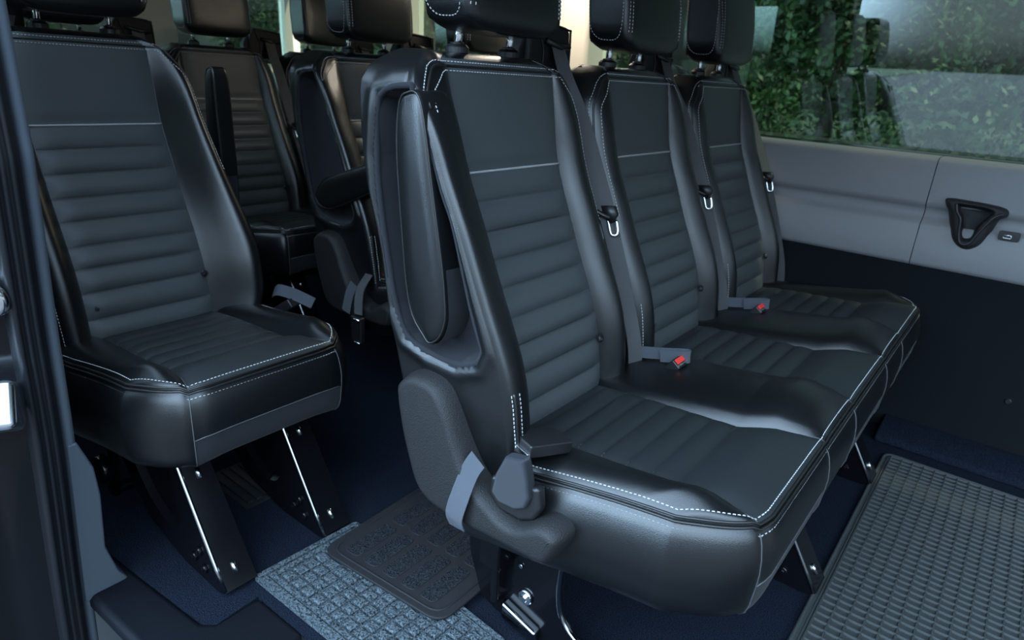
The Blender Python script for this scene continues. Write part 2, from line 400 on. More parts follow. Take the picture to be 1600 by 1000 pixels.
def backrest_meshes(cavity, wide=False):
    prot = lambda z: smo(z, [.34, .40, .50, .60, .74, .83, .88, .92, .95], [.045, .05, .056, .056, .053, .040, .026, .010, 0])
    h0 = .134
    if cavity:
        for q, (x, z) in enumerate(CAV):
            lim = interp(z, PZ, PX)+.85*1.6*prot(z)-.007
            if 2 <= q <= 11 and x > lim: CAV[q] = (lim, z)
    stp = .0045 if cavity else .0085
    lv = sorted(set([round(.34+i*stp, 4) for i in range(int(.56/stp))]+SEAMZ+[.765]+[s+d for s in SEAMZ for d in (-.004, .004)]))
    lv = [z for z in lv if z <= .905]
    rings = [(z, 0.0) for z in lv]
    for k in range(1, 9):
        a = PI/2*k/8; rings.append((.905+.034*math.sin(a), .034*(1-math.cos(a))))
    def wid(z, left):
        if wide and not left: return smo(z, [.34, .42, .52, .60, .70, .80, .85, .88, .905, .925, .94, .97], [.235, .262, .266, .252, .232, .218, .212, .202, .185, .160, .135, .11], .015)
        if left and cavity: return smo(z, [.34, .45, .86, .89, .91, .928, .94], [.222, .234, .234, .230, .218, .19, .165], .012)
        return smo(z, [.34, .45, .80, .85, .88, .905, .925, .94, .97], [.212, .216, .214, .208, .198, .181, .158, .135, .11], .015)
    nP = 20
    side_pts = []
    P = []; tags = None
    for z, inset in rings:
        px = smo(z, PZ, PX, .035)-inset*1.1; bx = smo(z, BXZ, BXX)+inset*.7; b = prot(z)
        ring = []; tg = []
        def half(s):
            w = wid(z, s < 0)-inset*.3; hh = min(h0, w-.03)
            dw = w-hh; bk = bx; cv = cavity and s < 0; wd_ = wide and s > 0; b = prot(z)*(1.6 if cv else 1.15 if wd_ else .62)
            ctl = [(hh, 0), (hh+.10*dw, .40*b+.002), (hh+.30*dw, .85*b+.003), (hh+.50*dw, b), (hh+.72*dw, .80*b-.004), (hh+.90*dw, .35*b-.014), (w, -.036)]
            if wd_: ctl = [(hh, 0), (hh+.10*dw, .14*b), (hh+.28*dw, .42*b), (hh+.50*dw, .78*b), (hh+.68*dw, b), (hh+.85*dw, .92*b), (hh+.96*dw, .55*b-.004), (w, .2*b-.02)]
            if cv: ctl = [(hh, 0), (hh+.10*dw, .30*b+.002), (hh+.33*dw, .70*b+.003), (hh+.60*dw, .94*b), (hh+.80*dw, b), (hh+.94*dw, .97*b), (w, .85*b)]
            c = smoothpts([(px+o, s*y, 0) for y, o in ctl], 3)
            xs = c[-1].x; m = 60 if (cavity and s < 0) else 12
            sd = []
            for i in range(1, m+1):
                t = i/m; sd.append((xs+(bk+.012-xs)*t, s*w))
            tail = [(bk+.003, s*(w-.008)), (bk, s*(w-.02)), (bk-.006, s*w*.5)]
            return hh, [(q.x, q.y) for q in c], sd, tail
        hL, cL, sL, tL = half(-1); hR, cR, sR, tR = half(1)
        front = []
        edge_f = lambda t: 1-abs(t)**8
        for j in range(1, nP):
            t = -1+2*j/nP; y = t*(hL if t < 0 else hR); o = 0
            if z <= .765:
                for a, c in zip(SEAMZ[1:]+[.36], SEAMZ): 
                    if a <= z <= c: o = .0105*math.sin(PI*(z-a)/(c-a))**.7
                if .722 < z <= .765: o = .007*math.sin(PI*(z-.722)/.043)**.7
            else:
                o = .004*sstep(.765, .79, z)
            o *= edge_f(t)
            o -= .0015*max(0, 1-(1-abs(t))/.1)
            front.append((px+o, y))
        loop = [('tl', q) for q in tL[::-1]]+[('sl', q) for q in sL[::-1]]+[('bl', q) for q in cL[::-1]]+[('p', q) for q in front]+[('br', q) for q in cR]+[('sr', q) for q in sR]+[('tr', q) for q in tR]
        row = []
        for k, (x, y) in loop:
            if cavity and k == 'sl' and inset < .02:
                d = sd_poly(x, z)
                push = .046*sstep(.003, -.010, d)
                lip = .005*math.exp(-((d-.014)/.010)**2) if k == 'sl' else 0
                y = y+push-lip
            row.append((x, y, z))
        P.append(row); tags = [k for k, _ in loop]
    N = len(tags); A = np.array(P); nr = len(P)
    idx = lambda i, j: i*N+j % N
    leather, insert, recess = [], [], []
    jp = [j for j in range(N) if tags[j] == 'p']; j0, j1 = jp[0]-1, jp[-1]+1
    for i in range(nr-1):
        for j in range(N):
            f = (idx(i, j), idx(i, j+1), idx(i+1, j+1), idx(i+1, j))
            if j0 <= j < j1 and i < nr-5: insert.append(f)
            elif cavity and tags[j] == 'sl' and sd_poly(*(A[i, j][[0, 2]]+A[i+1, (j+1) % N][[0, 2]])/2) < .003: recess.append(f)
            else: leather.append(f)
    # caps (strip across)
    for i, flip in ((0, False), (nr-1, True)):
        k = N//2
        js = list(range(N))
        f = tuple(idx(i, j) for j in (js if flip else js[::-1])); leather.append(f)
    flat = A.reshape(-1, 3)
    def sub(fs):
        used = sorted({v for f in fs for v in f}); mp = {v: i for i, v in enumerate(used)}
        return mesh([flat[v] for v in used], [tuple(mp[v] for v in f) for f in fs])
    out = dict(leather=sub(leather), insert=sub(insert), recess=sub(recess) if cavity else None)
    # normals by finite differences
    def nrm(i, j):
        a = Vector(A[min(nr-1, i+1), j % N]-A[max(0, i-1), j % N]); b = Vector(A[i, (j+1) % N]-A[i, (j-1) % N])
        return b.cross(a).normalized()
    it = next(i for i, (z, s) in enumerate(rings) if s > .003)
    bls = [j for j in range(N) if tags[j] == 'bl']; brs = [j for j in range(N) if tags[j] == 'br']
    st = MB(); wl = MB()
    def sp(i, j):
        i0 = int(i); i1 = min(nr-1, i0+1); j0_ = int(j); f, g = i-i0, j-j0_
        return Vector((A[i0, j0_]*(1-g)+A[i0, j0_+1]*g)*(1-f)+(A[i1, j0_]*(1-g)+A[i1, j0_+1]*g)*f)
    def toppath(jl, jr, ii, zl, zr):
        Ki = 5 if not cavity else 9; Kj = 7; out = []
        out += [(i, jl) for i in range(iz(zl), ii-Ki)] if iz(zl) < ii-Ki else []
        for t in np.linspace(0, PI/2, 9): out.append((ii-Ki+Ki*math.sin(t), jl+Kj*(1-math.cos(t))))
        out += [(ii, j) for j in range(jl+Kj+1, jr-Kj)]
        for t in np.linspace(PI/2, 0, 9): out.append((ii-Ki+Ki*math.sin(t), jr-Kj*(1-math.cos(t))))
        out += [(i, jr) for i in range(ii-Ki-1, iz(zr), -1)]
        return out
    def colpath(j, a, b): return [(i, j) for i in (range(a, b) if a < b else range(a, b, -1))]
    iz = lambda z: min(range(nr), key=lambda i: abs(rings[i][0]-z) + (0 if rings[i][1] == 0 else .1))
    for off, dj in ((0, 0), (1, 3)):
        jl = bls[3+dj]; jr = brs[-4-dj]
        ii = it-2+ (2 if off == 0 else 0)
        lo = .66
        p = toppath(jl, jr, ii, .89 if cavity else lo, lo)
        nn = [nrm(int(round(i)), int(round(j))) for i, j in p]; pts = [sp(i, j)+n*.0006 for (i, j), n in zip(p, nn)]
        stitches(st, pts, nn)
        if cavity or True:
            p = colpath(jl, iz(.37), iz(.502))
            stitches(st, [Vector(A[i, j])+nrm(i, j)*.0003 for i, j in p], [nrm(i, j) for i, j in p])
    jl = bls[4]; jr = brs[-5]; ii = it-1
    p = toppath(jl, jr, ii, .89 if cavity else .66, .66)
    wl.tube([sp(i, j)+nrm(int(round(i)), int(round(j)))*.0003 for i, j in p], .0022, 6)
    p = colpath(bls[4], iz(.36), iz(.502)); wl.tube([Vector(A[i, j])+nrm(i, j)*.0002 for i, j in p], .0022, 6)
    out['thread'] = st.me(); out['welt'] = wl.me(True)
    if cavity:
        cw = MB(); cw.tube([(x, -.2305, z) for x, _, z in smoothpts([(x, 0, z) for x, z in CAV], 4, True)], .0045, 8, closed=True); out['cavwelt'] = cw.me(True)
    pm = MB(); i = iz(.765)
    pm.tube([Vector(A[i, j])+Vector((.0012, 0, 0)) for j in range(j0, j1+1)], .0021, 6)
    out['pipe'] = pm.me(True)
    pm = MB()
    for j in (j0, j1): pm.tube([Vector(A[i, j])+Vector((.0008, 0, 0)) for i in range(iz(.66), it-1)], .0009, 5)
    out['thin'] = pm.me(True)
    ds = MB()
    for z in SEAMZ:
        i = iz(z); pts = [Vector(A[i, j])+Vector((.0006, 0, .0016)) for j in range(j0, j1+1)]
        stitches(ds, pts, [Vector((1, 0, 0))]*len(pts), ln=.003, pitch=.0055, r=.0005)
    out['dark'] = ds.me()
    out['button'] = []
    for y in (-.112, .125):
        bt = MB(); x = interp(.445, PZ, PX)+.006; bt.disc((x-.002, y, .432 if y < 0 else .462), (1, 0, .2), .0075, .005, 16, .4)
        bt.disc((x+.002, y, .432 if y < 0 else .462), (1, 0, .2), .003, .003, 10, .4)
        out['button'].append(bt.me())
    return out

# ---------------------------------------------------------------- headrest
def headrest_mesh(z0=.972, z1=1.165):
    ny, nz, nd = 14, 12, 6
    hw, hd = .119, .046
    bm = bmesh.new(); bmesh.ops.create_cube(bm, size=2)
    bmesh.ops.subdivide_edges(bm, edges=bm.edges[:], cuts=11, use_grid_fill=True)
    zc, hz = (z0+z1)/2, (z1-z0)/2
    for v in bm.verts:
        x, y, z = v.co
        def rnd(x, y, r):  # round corners of a unit square in 2D
            a, b = abs(x), abs(y); k = 1-r
            if a > k and b > k and r > 0:
                u, w = (a-k)/r, (b-k)/r; m = max(u, w); l = math.hypot(u, w)
                if l > 0: f = m/l; a, b = k+u*f*r, k+w*f*r
            return math.copysign(a, x), math.copysign(b, y)
        y, z = rnd(y, z, .34)
        x2, y = rnd(x, y, .20); x3, z = rnd(x, z, .30); x = math.copysign(min(abs(x2), abs(x3)), x)
        px = x*hd*(1+.10*(1-y*y))-.012*z+(.006*(1-z*z) if x > 0 else 0)
        pz = zc+z*hz*(1 if z > 0 else (1+.04*math.cos(y*PI/2)))
        v.co = (-.602+px, y*hw*(1-.05*max(0, z)), pz)
    for f in bm.faces: f.smooth = True
    me = bpy.data.meshes.new('headrest'); bm.to_mesh(me)
    # stitch path: loop of verts on the front-side edge ring
    st = MB(); wl = MB()
    for s in (-1, 1):
        for dx in (-.007, .007):
            loop = []
            for k in range(60):
                a = PI*.5+2*PI*k/60
            pts = []
            for t in np.linspace(-.95, .95, 30):
                pts.append((t))
            ring = []
        # seam where the side panel meets the front panel
    zs = np.linspace(z0+.035, z1-.03, 24)
    def surf(y, z, front=1):
        zn = (z-zc)/hz; yn = y/hw
        return zn, yn
    bvh_v = np.array([v.co[:] for v in bm.verts])
    from mathutils.bvhtree import BVHTree
    bvh = BVHTree.FromBMesh(bm)
    def cast(o, d):
        l, n, i, _ = bvh.ray_cast(Vector(o), Vector(d)); return l, n
    zm = zc
    for s in (-1, 1):
        for k, off in enumerate((0, .008)):
            pth = []; nn = []
            for a in np.linspace(-1.25, 1.25, 60):
                # rounded-rect outline on the side panel; march round from bottom to top
                pass
            # front-corner seam vertical
            for z in np.linspace(z0+.03, z1-.03, 30):
                y = s*(.112-off); l, n = cast((0, y, z), (-1, 0, 0))
                if l: pth.append(l+n*.0003); nn.append(n)
            stitches(st, pth, nn)
        # seam round the side panel (superellipse outline in x,z projected from the side)
        pth = []; nn = []
        for a in np.linspace(0, 2*PI, 90):
            x = -.602+.040*math.copysign(abs(math.cos(a))**.6, math.cos(a))-.012*((.86*math.sin(a))); z = zc+hz*.84*math.copysign(abs(math.sin(a))**.6, math.sin(a))
            l, n = cast((x, s*1, z), (0, -s, 0))
            if l: pth.append(l+n*.0003); nn.append(n)
        if s < 0: stitches(st, pth, nn)
    bm.free()
    return me, st.me()
HR, HRST = headrest_mesh()
pm = MB()
pm.tube([(-.616, 0, .93), (-.612, 0, 1.0)], .0062, 14); POST = pm.me(True)
pm = MB(); pm.disc((-.616, 0, .9385), (0, 0, 1), .0185, .0125, 24, .35); pm.disc((-.616, 0, .951), (0, 0, 1), .011, .003, 20, .3); COLLAR = pm.me()

CU = {k: cushion_meshes(*k) for k in ((True, False), (False, False), (False, True), (True, True))}
BK = {c: backrest_meshes(c) for c in (True, False)}; BK['wide'] = backrest_meshes(False, True)

# ---------------------------------------------------------------- other seat part meshes (built once, shared)
def armrest_meshes(down=False):
    """upright armrest stowed beside the backrest, local y at its outer face"""
    out = [(-.541, .884), (-.557, .872), (-.563, .82), (-.558, .75), (-.550, .68), (-.541, .61), (-.528, .565), (-.505, .540), (-.490, .530), (-.470, .545), (-.459, .575), (-.461, .61), (-.467, .65), (-.477, .70), (-.490, .76), (-.502, .82), (-.513, .865), (-.524, .884)]
    P = [Vector((x, 0, z)) for x, z in out]; P = smoothpts(P, 3, True)
    c = sum(P, Vector())/len(P); n = len(P)
    prof = [(.35, -.0035), (.86, -.003), (.95, 0), (.985, .003), (1, .008), (1, .050), (.985, .058), (.9, .062)]
    vs = []
    for s, y in prof: vs += [Vector((c.x+(p.x-c.x)*(s if s > .5 else s), y, c.z+(p.z-c.z)*(s*.1+.9*s if s < .99 else 1))) for p in P]
    side, rim = [], []
    for k in range(len(prof)-1):
        for i in range(n):
            f = (k*n+i, k*n+(i+1) % n, (k+1)*n+(i+1) % n, (k+1)*n+i)
            rim.append(f)
    rim.append(tuple(range(n))[::-1]); rim.append(tuple((len(prof)-1)*n+i for i in range(n)))
    body = mesh(vs, rim)
    # welt line round the side panel
    w = MB(); w.tube([Vector((c.x+(p.x-c.x)*.975, .0012, c.z+(p.z-c.z)*.985)) for p in P], .0016, 6, closed=True)
    # cloth sleeve at the pivot end: wraps the front of the lower third
    sl = MB(); low = [p for p in P if p.z < .655 and p.x > -.50 or p.z < .56]
    vs = []
    for p in low:
        d = Vector((p.x-c.x, 0, p.z-c.z)); d.normalize(); q = p+d*.0018
        vs += [q+Vector((0, .006, 0)), q+Vector((0, .056, 0))]
    k = len(low); sl.add(vs, [(2*i, 2*i+2, 2*i+3, 2*i+1) for i in range(k-1)])
    return body, w.me(True), sl.me(True)
ARM = armrest_meshes()
COVER_POLY = [(-.538, .448), (-.528, .470), (-.505, .484), (-.470, .486), (-.445, .474), (-.425, .445), (-.405, .40), (-.385, .365), (-.365, .345), (-.340, .330), (-.318, .320), (-.292, .322), (-.262, .341), (-.240, .345), (-.222, .336), (-.220, .318), (-.232, .290), (-.245, .281), (-.27, .278), (-.32, .276), (-.38, .272), (-.44, .272), (-.472, .280), (-.495, .30), (-.512, .34), (-.528, .39)]
def cover_mesh():
    P = smoothpts([(x, 0, z) for x, z in COVER_POLY], 3, True); n = len(P)
    # outward offset by normals
    def inset(d):
        out = []
        for i in range(n):
            t = (P[(i+1) % n]-P[i-1]).normalized(); nm = Vector((-t.z, 0, t.x)); out.append(P[i]+nm*(-d)*SG)
        return out
    ar = sum(P[i].x*P[(i+1) % n].z-P[(i+1) % n].x*P[i].z for i in range(n)); SG = 1 if ar < 0 else -1
    prof = [(.016, -.022), (.011, -.0215), (.006, -.018), (.003, -.010), (0, .0), (0, .03)]
    vs = []; fs = []
    for d, y in prof: vs += [p+Vector((0, y, 0)) for p in inset(d)]
    for k in range(len(prof)-1):
        for i in range(n): fs.append((k*n+i, k*n+(i+1) % n, (k+1)*n+(i+1) % n, (k+1)*n+i))
    fs.append(tuple(range(n))[::-1])
    return mesh(vs, fs)
COVER = cover_mesh()
bm_ = bmesh.new(); bm_.from_mesh(COVER); bmesh.ops.recalc_face_normals(bm_, faces=bm_.faces); bm_.to_mesh(COVER); bm_.free()

# belt guide (retractor outlet on the shoulder), local to seat centre
gm = MB(); gm.add(*prism([(.165, .915), (.205, .905), (.300, .905), (.303, .925), (.296, .995), (.286, 1.004), (.190, 1.012), (.170, .985)], 'X', -.70, -.648))
gm.add(*prism([(.15, .90), (.20, .90), (.20, 1.0), (.168, .985), (.150, .955)], 'X', -.69, -.66))
GUIDE = gm.me()
gm = MB(); gm.tube(smoothpts([(-.6485, .300, .912), (-.647, .295, .990), (-.647, .285, .999), (-.647, .200, 1.006), (-.647, .196, .985), (-.647, .208, .955), (-.647, .206, .91)], 5), .0022, 6)
gm.tube([(-.645, .212, .975), (-.638, .250, .966), (-.645, .288, .968)], .0065, 10); GUIDE2 = gm.me(True)
BELTP = [(-.642, .245, .972), (-.612, .240, .915), (-.570, .236, .846), (-.530, .234, .765), (-.490, .233, .682)]
BELTP2 = [(-.490, .233, .682), (-.455, .234, .600), (-.420, .236, .510), (-.392, .236, .430), (-.380, .236, .365)]
WD = [(0, 1, .10), (.2, 1, 0), (.5, .8, 0), (.6, .7, 0), (.6, .7, 0)]
BELT1 = ribbon(BELTP, .0185, WD); BELT2 = ribbon(BELTP2, .0165, [(.6, .7, 0), (.55, .8, 0), (.4, .9, 0)])
tm = MB(); tm.tube(smoothpts([(-.510, .213, .690), (-.500, .216, .676), (-.484, .222, .668), (-.474, .232, .664)], 4), .0048, 8)
tm.add(*prism([(-.505, .684), (-.468, .688), (-.460, .672), (-.470, .655), (-.484, .662)], 'Y', .226, .236)); TONGUE = tm.me(True)
tm = MB(); tm.tube(smoothpts([(-.479, .229, .660), (-.470, .229, .636), (-.463, .231, .632), (-.458, .236, .637), (-.465, .238, .660)], 5), .0032, 8); TLOOP = tm.me(True)

# buckle (short stalk with red release), at local origin pointing +z
bk = MB(); bk.box((-.011, -.019, 0), (.011, .019, .052)); BUCK = bk.me()
bk = MB(); bk.box((-.0085, -.0145, .0505), (.002, .0145, .0555)); BUCKR = bk.me()
bk = MB(); bk.box((.0035, -.0155, .0505), (.0065, .0155, .0545)); BUCKC = bk.me()

def leg_meshes():
    """pressed steel side plate with a folded front flange; foot toe at x=.025, z=0 ; y = plate plane, flange towards +y"""
    top, toe = (-.118, .262), (.024, .004)
    # side plate with large relief hole
    P = [(-.40, .27), (-.118, .27), (-.105, .225), (.024, .012), (.022, .002), (-.12, .002), (-.25, .03), (-.33, .10), (-.40, .20)]
    H = [(-.33, .235), (-.17, .235), (-.13, .16), (-.12, .09), (-.16, .06), (-.23, .085), (-.30, .16)]
    bm = bmesh.new()
    Po = [p for p in P]
    # bridge outer and hole with filled ring
    def samp(poly, n):
        d = [0]; k = len(poly)
        for i in range(k): a, b = poly[i], poly[(i+1) % k]; d.append(d[-1]+math.hypot(b[0]-a[0], b[1]-a[1]))
        out = []
        for j in range(n):
            s = d[-1]*j/n; i = max(q for q in range(k) if d[q] <= s+1e-12); a, b = poly[i], poly[(i+1) % k]; t = (s-d[i])/(d[i+1]-d[i]); out.append((a[0]+(b[0]-a[0])*t, a[1]+(b[1]-a[1])*t))
        return out
    O = samp(P, 48); I = samp([(p.x, p.z) for p in smoothpts([(x, 0, z) for x, z in H], 4, True)], 48)
    vs = []
    for y, iy in ((0, .0), (.004, .004)):
        vs += [(x, y, z) for x, z in O]; vs += [(x, iy, z) for x, z in I]
    vs += [(x, .014, z) for x, z in [((p[0]-(-.22))*.93-.22, (p[1]-.15)*.93+.15) for p in I]]
    n = 48; fs = []
    for i in range(n):
        j = (i+1) % n
        fs += [(i, j, n+j, n+i), (2*n+i, 3*n+i, 3*n+j, 2*n+j), (i, 2*n+i, 2*n+j, j), (n+i, n+j, 4*n+j, 4*n+i)]
    fs.append(tuple(4*n+i for i in range(n))[::-1])
    pl = mesh(vs, fs, False)
    # front flange, along slanted edge
    fl = MB(); edge = [(-.122, .285), (-.112, .235), (-.096, .205), (.022, .012)]
    E_ = smoothpts([(x, 0, z) for x, z in edge], 4); W0, W1 = .052, .058
    vs = []
    for i, p in enumerate(E_):
        t = i/(len(E_)-1)
        vs += [p+Vector((0, 0, 0)), p+Vector((.003, .0, 0)), p+Vector((.006, .004, 0)), p+Vector((.006, .045+.018*t, .0)), p+Vector((-.004, .049+.018*t, 0)), p+Vector((-.004, .008, 0))]
    k = len(E_)
    fl.add(vs, [(6*i+j, 6*i+(j+1) % 6, 6*i+6+(j+1) % 6, 6*i+6+j) for i in range(k-1) for j in range(6)]+[(0, 1, 2, 3, 4, 5), tuple(6*(k-1)+j for j in range(6))[::-1]])
    # rounded fold, its highlight put in as brighter steel
    ed = MB(); ed.tube([p+Vector((.0025, .0015, 0)) for p in E_], .0042, 10)
    # slots (bright) on flange
    slots = []
    d = (E_[-1]-E_[6]).normalized()
    for t in (.14, .86):
        c = E_[5].lerp(E_[-1], t)+Vector((.0066, .030, 0))
        sl = MB(); sl.tube([c-d*.010, c+d*.010], [.0042, .0042], 10); slots.append(sl.me(True))
    bolts = []
    for x, z in ((-.052, .062), (-.072, .040), (-.038, .030)):
        bo = MB(); bo.disc((x, -.001, z), (0, -1, 0), .0095, .004, 16, .3); bo.disc((x, -.005, z), (0, -1, 0), .005, .003, 6, .2); bolts.append(bo.me())
    return pl, fl.me(), ed.me(True), slots, bolts
LEG = leg_meshes()
def add_leg(root, y, x=0):
    l = obj('leg', LEG[0], STEELBLK, root, (x, y, 0))
    obj('leg_flange', LEG[1], STEELBLK, l); obj('folded_edge', LEG[2], EDGESTEEL, l); 
    for q in LEG[3]: obj('slot_plug', q, CHROME, l)
    for q in LEG[4]: obj('bolt', q, STEELBLK, l)
    return l
EDGESTEEL = mat('highlight_and_clip_steel', (.35, .36, .38), .15, metal=1)  # foot clip, and the folds of black steel with their highlight in the colour

def add_seat(root, y, ends, cavity=False, belt=True, arm=None, mirror_belt=False, hz=0, flip=False):
    """one seating position: cushion, backrest, headrest, belt as parts of root"""
    c = CU[ends]
    cu = obj('seat_cushion', c['leather'], LEATHER, root, (0, y, 0))
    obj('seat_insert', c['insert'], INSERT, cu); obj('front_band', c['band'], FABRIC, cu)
    obj('stitching', c['thread'], THREAD, cu); obj('welt', c['welt'], GROOVE, cu); obj('quilting_stitch', c['dark'], DARKTHREAD, cu); obj('piping', c['pipe'], PIPING2, cu)
    b = BK[cavity]
    br = obj('backrest', b['leather'], LEATHER, root, (0, y, 0))
    obj('back_insert', b['insert'], BACKINSERT_LIT, br)
    if flip: br.scale = (1, -1, 1)
    if b['recess']: obj('armrest_recess', b['recess'], FABRIC, br); obj('recess_welt', b['cavwelt'], FABRIC, br)
    obj('stitching', b['thread'], THREAD, br); obj('welt', b['welt'], GROOVE, br); obj('piping', b['pipe'], PIPING, br); obj('edge_piping', b['thin'], PIPING2, br)
    obj('quilting_stitch', b['dark'], DARKTHREAD, br)
    for bn in b['button']: obj('snap_button', bn, PLASTIC, br)
    hr = obj('headrest', HR, HEADLEATHER, root, (0, y, hz))
    obj('stitching', HRST, THREAD, hr)
    for s in (-1, 1):
        obj('headrest_post', POST, CHROME, root, (0, y+s*.0642, 0)); 
        obj('post_collar', COLLAR, PLASTIC, root, (0, y+s*.0642, 0))
    if belt:
        g = obj('belt_guide', GUIDE, TEXPL, root, (0, y, 0)); finish(g, .006, 3)
        obj('belt_slot_bezel', GUIDE2, PLASTIC, g)
        bo = obj('seat_belt', BELT1, BELT, root, (0, y, 0))
        obj('lower_webbing', BELT2, BELT, bo); obj('belt_tongue', TONGUE, PLASTIC, bo); obj('tongue_loop', TLOOP, CHROME, bo)
        if mirror_belt:
            for o in (g, bo): o.scale = (1, -1, 1)
    if arm is not None:
        a = obj('armrest', ARM[0], LEATHER, root, (0, y+arm, 0))
        obj('welt', ARM[1], GROOVE, a); obj('pivot_sleeve', ARM[2], FABRIC, a)
        a['label'] = 'upright padded armrest stowed beside the backrest'
    return br
PIPING2 = mat('charcoal_piping', (.06, .062, .065), .4)

def buckle(root, loc, rot, red=True):
    o = obj('belt_buckle', BUCK, PLASTIC, root, loc); o.rotation_euler = rot; finish(o, .003, 2)
    if red: obj('release_button', BUCKR, RED, o); obj('buckle_edge', BUCKC, CHROME, o)
    return o

# ================================================================ THE BENCH IN FRONT
bench = thing('bench_seat', 'large black leather three-place bench seat in the foreground, reaching the far wall', 'van seat', (0, 0, 0))
add_seat(bench, 0, (True, False), cavity=True, arm=-.240)
add_seat(bench, PITCHY, (False, False))
add_seat(bench, 2*PITCHY, (False, True))
def side_cover(root, y):
    o = obj('side_cover', COVER, TEXPL, root, (0, y, 0)); return o
side_cover(bench, -.245)
# near-side buckle, webbing end and loose strap
nb = obj('belt_buckle', BUCK, PLASTIC, bench, (-.310, -.205, .400)); finish(nb, .003, 2)
nb.rotation_euler = (math.radians(118), math.radians(0), math.radians(22)); nb.scale = (1.15, 1.15, .9)
b = MB(); b.box((-.345, -.212, .418), (-.288, -.160, .440)); nb2 = b
bench_b = obj('buckle_housing', b.me(), PLASTIC, nb); 
bpy.data.objects.remove(bench_b)
bench.children  # keep order
bpy.data.objects.remove(nb)
bb = MB()
rz = Matrix.Rotation(math.radians(-20), 3, 'Z') @ Matrix.Rotation(math.radians(-8), 3, 'X')
bb.box((-.335, -.225, .408), (-.285, -.150, .428), rz)
hb = obj('belt_buckle', bb.me(), PLASTIC, bench); finish(hb, .003, 2)
bb = MB(); bb.box((-.3345, -.229, .404), (-.2855, -.223, .416), rz, (-.31, -.1875, .418)); q = obj('buckle_lip', bb.me(), CHROME, hb); finish(q, .001, 1)
bb = MB(); bb.add(*prism([(-.323, .420), (-.291, .427), (-.283, .402), (-.277, .372), (-.283, .352), (-.300, .342), (-.330, .340), (-.344, .352), (-.338, .385)], 'Y', -.258, -.238))
q = obj('webbing_end_cover', bb.me(), BELTDK, hb); finish(q, .005, 3)
bb = MB(); bb.add(*prism([(-.352, .372), (-.268, .388), (-.262, .355), (-.272, .334), (-.296, .322), (-.334, .322), (-.355, .342)], 'Y', -.250, -.232))
q = obj('anchor_cup', bb.me(), PLASTIC, hb); finish(q, .006, 3)
q = obj('anchor_strap', ribbon([(-.372, -.255, .392), (-.380, -.262, .372), (-.386, -.274, .335), (-.394, -.278, .295), (-.392, -.272, .272)], .0165, [(1, 0, .15), (1, 0, .1), (1, 0, 0), (1, 0, -.1)]), BELTLT, hb)
for k in (0, 1):
    y = k*PITCHY
    o = buckle(bench, (-.325, y+.243, .375), (0, math.radians(38), 0))
    o.scale = (1, 1, 1)
    obj('folded_webbing', ribbon([(-.385, y+.250, .405), (-.340, y+.262, .412), (-.295, y+.268, .422), (-.284, y+.262, .424), (-.290, y+.256, .422), (-.340, y+.252, .410)], .012, (0, .1, 1), n=5), BELTLT, bench)
mb = MB(); mb.box((.0, 0, 0), (.045, .03, .012)); 
# near floor frame of the bench: pressed steel bracket with a curved cut-out, rail, feet
DXF = -.045
P_ = [(-.445, .25), (-.26, .25), (-.235, .215), (-.235, .13), (-.225, .085), (-.20, .06), (-.06, .012), (.02, .004), (.02, 0), (-.30, 0), (-.345, .004), (-.37, .01), (-.40, .02), (-.43, .10)]
P_ = [(x+DXF, z) for x, z in P_]
fr = MB(); fr.add(*prism(P_, 'Y', -.110, -.104)); ff = obj('floor_frame', fr.me(), STEELBLK, bench); finish(ff, .0015, 2); ff.location = (0, -.03, 0)
t = MB(); t.tube(smoothpts([(-.236, -.112, .205), (-.236, -.113, .13), (-.226, -.113, .085), (-.20, -.113, .058), (-.14, -.113, .036), (-.06, -.113, .012)], 5), .0045, 8); q = obj('rolled_edge', t.me(True), EDGESTEEL, ff); q.location.x = DXF
t = MB(); t.disc((-.345, -.1115, .078), (0, -1, 0), .014, .004, 20, .3); t.disc((-.345, -.1155, .078), (0, -1, 0), .007, .004, 8, .3); t.disc((-.36, -.1115, .135), (0, -1, 0), .004, .002, 10); obj('bolt', t.me(), CHROME, ff)
t = MB(); t.box((-.42, -.155, .135), (-.375, -.10, .20)); o = obj('release_lever_bracket', t.me(), STEELBLK, ff); finish(o, .006, 2)
t = MB(); t.box((-.408, -.135, .045), (-.39, -.10, .135)); o = obj('latch_tab', t.me(), STEELBLK, ff); finish(o, .006, 2)
t = MB(); t.add(*prism([(-.385, .052), (-.31, .030), (-.31, .004), (-.385, .018)], 'Y', -.128, -.108)); o = obj('foot_clip', t.me(), EDGESTEEL, ff); finish(o, .005, 2)
t = MB(); t.box((-.45, -.10, .235), (-.05, 1.05, .262)); o = obj('seat_pan', t.me(), STEELBLK, bench); finish(o, .004, 2)
for y in (.30, .80):
    add_leg(bench, y)
t = MB(); t.tube([(-.10, -.09, .245), (-.10, 1.0, .245)], .012, 10); t.tube([(-.36, -.09, .245), (-.36, 1.0, .245)], .012, 10); obj('cross_tube', t.me(True), STEELBLK, bench)

